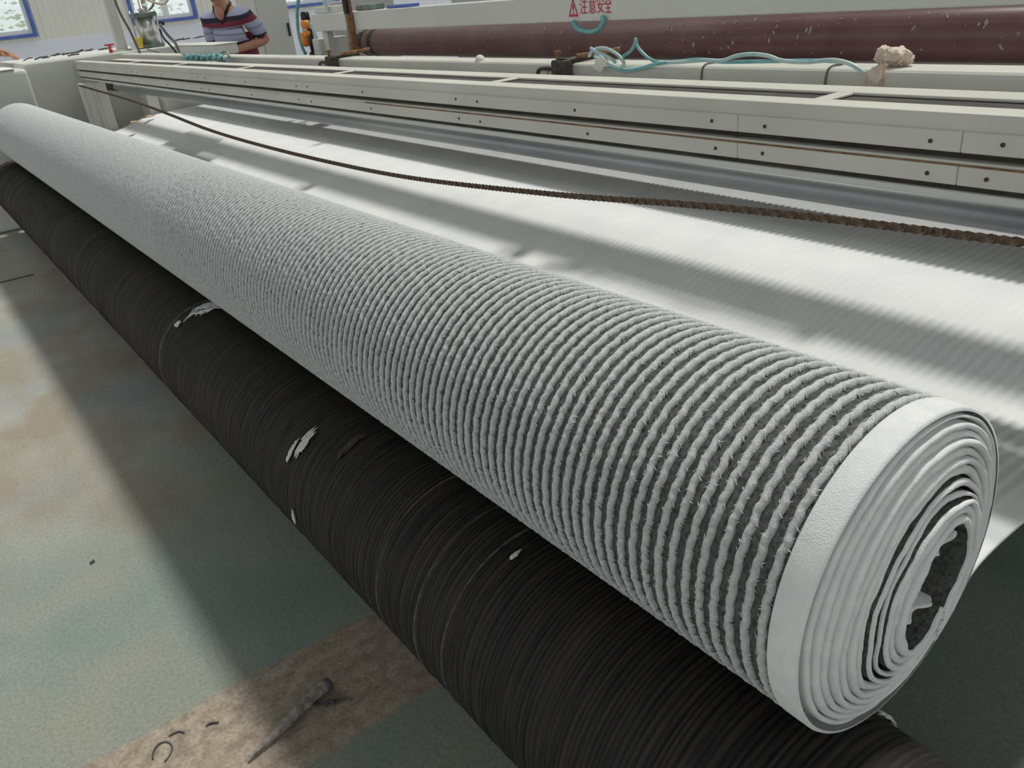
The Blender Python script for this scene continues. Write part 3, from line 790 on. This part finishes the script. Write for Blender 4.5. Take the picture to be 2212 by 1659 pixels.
# air cylinder on its bracket
p = onY(330, 112, 7.55); cx, cy = p.x, p.y
ac = thing('air_cylinder', (cx, cy, 1.128), 'upright silver air cylinder with dark end caps', 'air cylinder')
v, f = lathe((cx, cy, 1.155), (cx, cy, 3), [(0, .075), (.20, .075)], 32); acb = mobj('barrel', v, f, M['silver'], ac, True)
box('end_cap', (cx - .09, cy - .09, 1.1285), (cx + .09, cy + .09, 1.157), M['greenmetal'], ac, .008)
box('end_cap', (cx - .088, cy - .088, 1.355), (cx + .088, cy + .088, 1.392), M['greenmetal'], ac, .008)
for sx in (-1, 1):
    for sy in (-1, 1):
        v, f = lathe((cx + sx * .078, cy + sy * .078, 1.15), (cx + sx * .078, cy + sy * .078, 3), [(0, .006), (.26, .006)], 8); mobj('tie_rod', v, f, M['silver'], ac, True)
v, f = lathe((cx, cy, 1.39), (cx, cy, 3), [(0, .022), (.03, .022), (.032, .012), (.12, .012)], 14); mobj('piston_rod', v, f, M['silver'], ac, True)
v, f = lathe((cx + .088, cy, 1.30), (cx + 1, cy, 1.30), [(0, .012), (.03, .012), (.035, .018), (.06, .018)], 12); mobj('fitting', v, f, M['plastic'], acb, True)
def cable(pts, y, rad, m, label):
    P = [onY(a, b, y + (q[0] if q else 0)) for a, b, *q in pts]
    v, f = sweep(smoothpath(P, 6), rad, 8); return tag(mobj('cable', v, f, M[m], None, True), label, 'cable')
cable([(243, -25), (250, 5), (263, 35), (280, 65), (295, 98), (304, 118), (310, 132)], 7.0, .009, 'strap', 'dark cable running down beside the cream post')
cable([(345, 52), (362, 75), (378, 92), (388, 112), (393, 122), (386, 128)], 7.0, .011, 'greenmetal', 'dark green hose from the air cylinder fitting')
cable([(345, 62), (352, 80), (368, 98), (384, 118), (388, 127)], 6.98, .007, 'plastic', 'thin black hose beside the dark green one')
cable([(318, 106), (340, 112), (365, 122), (386, 128)], 6.96, .006, 'greenmetal', 'thin hose crossing in front of the air cylinder foot')
cable([(322, 22), (330, 12), (332, -5), (330, -30)], 7.28, .008, 'greenmetal', 'thin hose rising from the top of the air cylinder')
cable([(310, -4), (335, 6), (352, 8), (362, 0), (366, -12)], 7.25, .009, 'rag', 'tan hose loop hanging above the air cylinder')
p = onY(296, 104, 7.47)
yb = thing('limit_switch', (p.x, p.y, 1.128), 'small yellow switch box at the foot of the post', 'switch')
box('body', (p.x - .04, p.y - .03, 1.1285), (p.x + .0, p.y + .03, 1.20), M['white'], yb, .004)
box('cover', (p.x + .001, p.y - .03, 1.135), (p.x + .045, p.y + .03, 1.215), M['yellow'], yb, .004)
p = onY(243, 122, 7.45)
rv = thing('red_tap', (p.x, p.y, 1.128), 'small red tap handle on the far end housing', 'valve')
v, f = lathe((p.x, p.y, 1.1285), (p.x, p.y, 3), [(0, .014), (.03, .014), (.03, .008), (.055, .008)], 12); mobj('stem', v, f, M['red'], rv, True)
box('lever', (p.x - .035, p.y - .01, 1.182), (p.x + .035, p.y + .01, 1.194), M['red'], rv, .003)
# bearing box on the back beam
bxx = thing('junction_box', (1.70, 5.5, ZB), 'cream metal box sitting on the far end of the back beam', 'box')
jb = box('body', (XB - .005, 5.08, ZB + .0005), (XB + .14, 5.75, 1.170), M['creamclean'], bxx, .006)
box('lid', (XB - .009, 5.075, 1.1702), (XB + .145, 5.755, 1.176), M['creamclean'], jb, .002)
# teal valve manifold on the rail end
vm = thing('valve_manifold', (1.56, 5.2, 1.09), 'cluster of teal air fittings with red and white tags beside the rail', 'valve')
rg = random.Random(4)
box('body', (1.55, 4.75, 1.06), (1.605, 5.45, 1.10), M['greenmetal'], vm, .006)
for k in range(7):
    yy = 4.80 + k * .10
    v, f = lathe((1.57, yy, 1.099), (1.56, yy + rg.uniform(-.03, .03), 3), [(0, .012), (.02, .012), (.022, .008), (.035, .007)], 10); mobj('fitting', v, f, M['teal'], vm, True)
for k, mm in enumerate(('red', 'white', 'red', 'white')):
    box('tag', (1.535, 4.77 + k * .05, 1.06), (1.5495, 4.80 + k * .05, 1.10), M[mm], vm, .002)
tube('hose', [(1.57, 4.72, 1.11), (1.59, 4.87, 1.13), (1.57, 5.05, 1.12), (1.58, 5.25, 1.125), (1.57, 5.5, 1.11)], .008, M['teal'], vm)
tube('hose', [(1.58, 4.68, 1.12), (1.60, 4.78, 1.145), (1.60, 4.95, 1.125), (1.585, 5.2, 1.12)], .007, M['greenmetal'], vm)

# grey cabinet behind the worker, with a wall-side white board
cb = thing('cabinet', (3.25, 8.6, 0), 'tall grey beige cabinet standing behind the worker', 'cabinet')
a = onY(560, 60, 8.45); b = onY(630, 60, 8.45)
box('body', (a.x, 8.45, .08), (b.x, 8.95, 2.1), M['frame'], cb, .008)
cdoor = box('door', (a.x + .015, 8.438, .12), (b.x - .015, 8.4495, 2.06), M['frame'], cb, .003)
box('plinth', (a.x + .02, 8.48, 0), (b.x - .02, 8.93, .08), M['darkmetal'], cb)
box('handle', (b.x - .05, 8.42, 1.05), (b.x - .03, 8.438, 1.17), M['plastic'], cdoor, .004)
# air regulator unit hanging on the machine side plate
GX = 2.15
ru = thing('air_regulator', (2.15, 4.85, 1.0), 'air filter regulator with orange bowls and black knob by the lettered beam', 'regulator')
def lz(c, prof, m, name): v, f = lathe(c, (c[0], c[1], 9), prof, 16); mobj(name, v, f, M[m], ru, True)
q = onX(658, 30, GX); lz((q.x, q.y, 1.245), [(0, .022), (.012, .026), (.04, .026), (.05, .018)], 'plastic', 'knob')
box('body', (GX - .025, q.y - .03, 1.185), (GX + .025, q.y + .03, 1.246), M['silver'], ru, .006)
q2 = onX(668, 45, GX); lz((q2.x - .03, q2.y, 1.205), [(0, .016), (.02, .026), (.045, .02)], 'orange', 'dial')
lz((q2.x - .03, q2.y, 1.165), [(0, .014), (.015, .02), (.03, .014)], 'orange', 'dial')
q3 = onX(659, 78, GX); lz((q3.x, q3.y, 1.105), [(0, .012), (.012, .028), (.075, .028), (.08, .02)], 'orange', 'bowl')
q4 = onX(671, 78, GX); lz((q4.x, q4.y, 1.08), [(0, .008), (.01, .016), (.12, .016), (.125, .01)], 'plastic', 'lubricator')
q5 = onX(676, 105, GX); lz((q5.x, q5.y, 1.03), [(0, .02), (.04, .026), (.055, .012)], 'plastic', 'coupling')
q6 = onX(645, 116, GX); lz((q6.x, q6.y, 1.0), [(0, .02), (.04, .026), (.05, .01)], 'red', 'drain_cap')
box('mounting_bar', (GX + .03, q3.y - .02, .16), (GX + .05, q3.y + .02, 1.26), M['frame'], ru, .003)
def hx(pts, x, rad, m, label):
    P = [onX(a, b, x) for a, b in pts]; v, f = sweep(smoothpath(P, 6), rad, 8); tag(mobj('air_hose', v, f, M[m], None, True), label, 'air hose')
hx([(646, -10), (642, 25), (644, 65), (652, 100), (660, 116)], GX - .02, .010, 'teal', 'dark teal hose down the left of the air regulator')
hx([(672, 50), (682, 75), (690, 98), (696, 118)], GX - .04, .011, 'tealpale', 'pale teal hose from the regulator down to the beam')
hx([(700, -15), (704, 5), (708, 22)], UX + .02, .010, 'tealpale', 'short teal hose above the end of the lettered beam')
tag(box('clamp_bolt', onX(746, 16, UX - .03) - Vector((.012, .02, .03)), onX(746, 2, UX - .03) + Vector((.012, .02, .05)), M['plastic'], None, .004), 'black clamp bolt on top of the rusty post', 'bolt')
# paper notices on the lavender wall part seen past the cabinet

# scraps and tools on the end housing
rg = random.Random(21)
names = ['spanner', 'rag_scrap', 'yarn_scrap', 'felt_scrap']
spots = [(55, 131), (78, 128), (98, 126), (112, 121), (128, 119), (145, 121), (152, 115), (165, 113), (188, 108), (205, 105), (218, 103), (232, 104), (380, 86), (395, 82), (415, 78), (428, 76)]
desc = ['dark wire scrap at the left corner of the end housing', 'curled dark wire on the end housing, second from the corner', 'small dark wad of yarn on the end housing', 'grey wire scrap lying behind the yarn wad', 'short dark offcut in the middle of the housing top', 'dark tangle of cord on the front edge of the housing', 'black strip of scrap beside the cord tangle', 'thin dark stick on the housing top', 'long dark rod lying along the housing back', 'dark rod end near the cream post', 'dark scrap just left of the cream post', 'dark clip beside the red tap', 'dark cloth scrap right of the air cylinder hoses', 'black strip behind the cream metal box', 'dark flat scrap between cylinder and worker', 'small black scrap by the arm of the worker']
for k, (a, b) in enumerate(spots):
    p = onZ(a, b, 1.135)
    if p.y > 8.6: p = Vector((p.x * 8.5 / p.y, 8.5, 1.135))
    if p.x < 1.0: p.x = 1.0
    p.z = 1.1345; parts = []
    for j in range(rg.choice((1, 2, 3))):
        l = rg.uniform(.03, .09); an = rg.uniform(-.35, .35); q = [p + Vector((rg.uniform(-.03, .03), rg.uniform(-.03, .03), .001))]
        for s in range(4): q.append(q[-1] + Vector((math.cos(an) * l / 3, math.sin(an) * l / 3, rg.uniform(-.002, .006)))); an += rg.uniform(-.3, .3)
        for s in q: s.z = max(s.z, 1.136)
        parts.append(sweep(smoothpath(q, 3), rg.uniform(.003, .007), 6))
    v, f = merge(parts); tag(mobj('wire_scrap', v, f, M['scrap'], None, True), desc[k], 'scrap', 'scraps on the end housing')
# white sheet on the front block, its colour standing in for the lit top
tag(box('lit_top_sheet', (.42, 7.2, 1.1055), (.86, 7.8, 1.114), M['felt'], None, .003), 'white sheet standing for the lit top of the low block of the end housing', 'felt')
# cardboard bits by the leg
for (a, b, sx, sy, rz, lab) in ((318, 250, .05, .03, .5, 'tan cardboard scrap on the bed beside the machine leg'), (288, 262, .035, .02, 1.2, 'small brown scrap on the bed nearest the leg')):
    p = onZ(a, b, .70)
    v, f = prism([(-sx, -.003), (sx, -.003), (sx * .8, .006), (0, .003), (-sx * .9, .005)], -sy, sy)
    o = mobj('card_scrap', v, f, M['card']); o.location = (min(p.x, 1.9), min(p.y, 6.9), .694); o.rotation_euler = (0, 0, rz); tag(o, lab, 'cardboard')

# ------------------------------------------------------------------ debris on the floor
a = onZ(708, 1476, .012); b = onZ(540, 1636, .012)
pts = []
for i in range(15):
    t = i / 14; p = a.lerp(b, t); s = Vector((b.y - a.y, a.x - b.x, 0)).normalized()
    pts.append(p + s * (.002 * math.sin(t * 7)) + Vector((0, 0, .0)))
rad = [.013, .0135, .012, .0125, .012, .0115, .011, .0105, .010, .009, .008, .007, .005, .004, .003]
fr = thing('felt_roll_strip', (a.x, a.y, 0), 'grey twisted strip of felt lying on the beige floor strip', 'felt strip')
M['greyfelt'] = mat('greyfelt', (0.20, 0.175, 0.16), (0.36, 0.33, 0.30), rough=.95, scale=70, bump=.8, bscale=260)
v, f = sweep(smoothpath(pts, 4), [rad[min(14, i // 4)] * (1 + .06 * math.sin(i * .9)) for i in range(57)], 12); mobj('strip', v, f, M['greyfelt'], fr, True)
d = (b - a).normalized(); v, f = lathe(a - d * .006, a, [(0, .006), (.003, .0135), (.012, .0145), (.02, .012)], 14); mobj('burnt_end', v, f, M['scrap'], fr, True)
def thread(pts, r, lab, m='scrap'):
    P = [onZ(x_, y_, r + .0005) for x_, y_ in pts]; v, f = sweep(smoothpath(P, 6), r, 6); tag(mobj('thread', v, f, M[m], None, True), lab, 'thread', 'threads on the floor')
thread([(628, 1548), (640, 1538), (680, 1525), (712, 1517), (735, 1512), (760, 1512)], .0025, 'dark thread lying beside the twisted felt strip')
thread([(700, 1524), (712, 1514), (722, 1518)], .004, 'short thick dark scrap on the thread by the felt strip')
thread([(330, 1640), (332, 1622), (345, 1606), (362, 1602), (372, 1612), (368, 1628), (356, 1645)], .0018, 'looped dark thread on the floor near the bottom edge')
thread([(365, 1590), (385, 1580), (398, 1583)], .0016, 'tiny dark thread left of the felt strip end')
thread([(445, 1568), (455, 1562), (472, 1560)], .0022, 'short dark thread on the bare strip left of the felt')
thread([(196, 1216), (200, 1212), (204, 1210)], .004, 'single dark speck of scrap on the green floor')
# expansion joints
for yy, x0, x1, lab in ((5.70, -.6, .40, 'thin dark joint across the floor on the left'), (7.55, -.4, .46, 'dark floor joint at the far bearing stand')):
    tag(box('trim_1', (x0, yy - .012, 0), (x1, yy + .012, .0025), M['grease_shade'], None), lab, 'floor joint', kind='structure')

# ------------------------------------------------------------------ people
def skin_obj(name, verts, edges, rad, m, parent=None, root=0, sub=2, flat=None):
    me = bpy.data.meshes.new(name); me.from_pydata([tuple(v) for v in verts], edges, []); me.update(); me.materials.append(m)
    o = bpy.data.objects.new(name, me); COL.objects.link(o)
    if parent is not None: o.parent = parent
    o.modifiers.new('skin', 'SKIN').use_smooth_shade = True
    sv = me.skin_vertices[0].data
    for i, r in enumerate(rad):
        sv[i].radius = r if isinstance(r, tuple) else (r, r); sv[i].use_root = (i == root)
    sd = o.modifiers.new('sub', 'SUBSURF'); sd.levels = sub; sd.render_levels = sub
    dg = bpy.context.evaluated_depsgraph_get(); bpy.context.view_layer.update()
    dg = bpy.context.evaluated_depsgraph_get()
    me2 = bpy.data.meshes.new_from_object(o.evaluated_get(dg)); o.modifiers.clear(); o.data = me2; me2.name = name
    return o
def lens(name, c, r, m, parent, seed=None):
    bm = bmesh.new(); bmesh.ops.create_uvsphere(bm, u_segments=20, v_segments=14, radius=1)
    for v in bm.verts: v.co = Vector((c[0] + v.co.x * r[0], c[1] + v.co.y * r[1], c[2] + v.co.z * r[2]))
    me = bpy.data.meshes.new(name); bm.to_mesh(me); bm.free(); me.materials.append(m)
    me.polygons.foreach_set('use_smooth', [True] * len(me.polygons))
    o = bpy.data.objects.new(name, me); COL.objects.link(o); o.parent = parent; return o
def person(loc, rotz, label, arms, shirt, bodyname='person'):
    """local frame: the person faces -Y, their left hand is on +X; arms: for each side (elbow, wrist, finger direction)"""
    root = thing(bodyname, loc, label, 'person'); root.rotation_euler = (0, 0, rotz)
    V = [(0, .01, .95), (0, 0, 1.12), (0, .0, 1.30), (0, .02, 1.43), (0, .01, 1.51), (0, -.015, 1.58), (0, -.02, 1.66)]
    rad = [(.13, .09), (.12, .085), (.12, .08), (.07, .06), (.052, .055), (.068, .082), (.070, .088)]
    E = [(i, i + 1) for i in range(6)]
    V.append((0, -.012, 1.725)); rad.append((.045, .055)); E.append((6, 7))
    for s, (el, wr, fd) in zip((-1, 1), arms):
        n0 = len(V); sh = (s * .165, .015, 1.395)
        V += [sh, el, wr]; rad += [.046, .044, .030]; E += [(3, n0), (n0, n0 + 1), (n0 + 1, n0 + 2)]
        fd = Vector(fd).normalized(); wv = Vector(wr); pal = wv + fd * .05
        V.append(tuple(pal)); rad.append((.036, .018)); E.append((n0 + 2, n0 + 3)); kn = wv + fd * .085
        V.append(tuple(kn)); rad.append((.036, .015)); E.append((n0 + 3, n0 + 4))
    for s in (-1, 1):
        n0 = len(V); V += [(s * .095, .01, .86), (s * .10, -.005, .49), (s * .105, .02, .09), (s * .11, -.10, .045)]; rad += [.092, .06, .042, (.042, .03)]
        E += [(0, n0), (n0, n0 + 1), (n0 + 1, n0 + 2), (n0 + 2, n0 + 3)]
    body = skin_obj('body', V, E, rad, M['skin'], root)
    # fingers
    for s, (el, wr, fd) in zip((-1, 1), arms):
        fd = Vector(fd).normalized(); wv = Vector(wr); side = Vector((0, 0, 1)).cross(fd).normalized(); up = fd.cross(side)
        for k, L_ in enumerate((.068, .078, .073, .056)):
            b0 = wv + fd * .075 + side * (-.027 + .018 * k); c = .25
            P = [b0, b0 + fd * L_ * .5 - up * .004, b0 + fd * L_ * .8 - up * .018, b0 + fd * L_ * .95 - up * .034]
            skin_obj('finger', P, [(0, 1), (1, 2), (2, 3)], [.010, .0092, .0085, .007], M['skin'], root, 0, 1)
        b0 = wv + fd * .03 + side * (-.028); P = [b0, b0 + fd * .03 - side * .02 - up * .006, b0 + fd * .055 - side * .024 - up * .014]
        skin_obj('thumb', P, [(0, 1), (1, 2)], [.0125, .0105, .008], M['skin'], root, 0, 1)
    # shirt: torso and short sleeves
    V = [(0, .01, 1.00), (0, .0, 1.10), (0, -.005, 1.22), (0, .005, 1.34), (0, .015, 1.425), (0, .015, 1.475)]
    rad = [(.178, .130), (.178, .135), (.176, .135), (.172, .125), (.115, .095), (.078, .078)]
    E = [(0, 1), (1, 2), (2, 3), (3, 4), (4, 5)]
    for s, (el, wr, fd) in zip((-1, 1), arms):
        n0 = len(V); e = Vector(el); sh = Vector((s * .162, .015, 1.385)); V += [tuple(sh), tuple(sh.lerp(e, .45)), tuple(sh.lerp(e, .88))]; rad += [.078, .070, .066]; E += [(4, n0), (n0, n0 + 1), (n0 + 1, n0 + 2)]
    skin_obj('shirt', V, E, rad, shirt, root)
    # collar ring
    v, f = sweep([(.062 * math.cos(t) * 1.1, .012 + .064 * math.sin(t) - .040 * max(0, -math.sin(t)) ** 3, 1.492 - .10 * max(0, -math.sin(t)) ** 3) for t in [2 * PI * i / 24 for i in range(24)]], .013, 8, closed=True)
    c = mobj('collar', v, f, M['hair'] if shirt == M['shirt'] else shirt, None, True); c.parent = root
    lens('neckline', (0, -.072, 1.462), (.036, .040, .058), M['skin'], root)
    # trousers and shoes
    V = [(0, .01, .985), (0, .01, .90)]; rad = [(.175, .125), (.165, .125)]; E = [(0, 1)]
    for s in (-1, 1):
        n0 = len(V); V += [(s * .098, .01, .80), (s * .102, -.003, .49), (s * .107, .02, .10)]; rad += [.108, .082, .066]; E += [(1, n0), (n0, n0 + 1), (n0 + 1, n0 + 2)]
    skin_obj('trousers', V, E, rad, M['trouser'], root)
    for s in (-1, 1):
        lens('shoe', (s * .11, -.05, .04), (.052, .14, .042), M['shoe'], root)
    # face and hair
    lens('hair', (0, .012, 1.69), (.083, .098, .088), M['hair'], root)
    for s in (-1, 1):
        lens('eye', (s * .030, -.092, 1.645), (.012, .008, .007), M['white'], root); lens('pupil', (s * .030, -.099, 1.645), (.005, .003, .005), M['hair'], root)
        lens('ear', (s * .076, -.01, 1.635), (.012, .022, .032), M['skin'], root)
    lens('nose', (0, -.105, 1.618), (.014, .020, .024), M['skin'], root); lens('mouth', (0, -.095, 1.578), (.024, .008, .007), M['shirtred'], root)
    return root
# worker behind the back beam, right forearm across the belly
wk = person((2.78, 7.44, 0), math.radians(-46), 'worker in a striped polo shirt bending over the far end of the machine',
       [((-.215, .02, 1.15), (-.15, -.20, 1.16), (.6, -.8, -.05)), ((.255, .07, 1.16), (.09, -.22, 1.215), (-.9, -.35, -.20))], M['shirt'])
wk.rotation_euler = Euler((.34, 0, 0)).to_matrix().to_euler(); wk.rotation_euler.z = math.radians(-46); wk.scale = (.98, .98, .98)
# second person: only one hand reaches into view at the far left
person((.42, 8.28, 0), math.radians(28), 'person at the left edge whose hand rests on the end housing',
       [((-.25, -.05, 1.13), (-.22, -.28, 1.05), (0, -1, -.1)), ((.31, -.12, 1.20), (.33, -.42, 1.215), (.25, -.95, -.25))], M['shirtred'])

# ------------------------------------------------------------------ outside: trees seen through the windows
def tree(x, y, h, r, label, seed):
    t = thing('tree', (x, y, 0), label, 'tree', 'trees outside the windows'); rg = random.Random(seed)
    v, f = lathe((x, y, 0), (x, y, 9), [(0, .12), (h * .5, .08), (h * .8, .03)], 10); mobj('trunk', v, f, M['bark'], t, True)
    V = []; F = []
    for k in range(1400):
        d = Vector((rg.gauss(0, 1), rg.gauss(0, 1), rg.gauss(0, 1))).normalized() * r * rg.random() ** .4
        c = Vector((x, y, h * .62)) + Vector((d.x, d.y, d.z * 1.25)); a = Vector((rg.gauss(0, 1), rg.gauss(0, 1), rg.gauss(0, 1))).normalized(); s, u = frame_of(a); l = rg.uniform(.05, .10); n0 = len(V)
        V += [c - s * l, c - u * l * .45, c + s * l, c + u * l * .45]; F.append((n0, n0 + 1, n0 + 2, n0 + 3))
    tag(mobj('foliage', V, F, M['leaf'], t), kind='stuff')
tree(1.9, 22, 4.0, 1.5, 'pale tree outside the leftmost window', 1)
tree(6.2, 24, 4.4, 1.8, 'pale tree outside the window behind the air cylinder', 2)
tree(10.2, 25, 4.0, 1.5, 'pale tree outside the window behind the cabinet', 3)
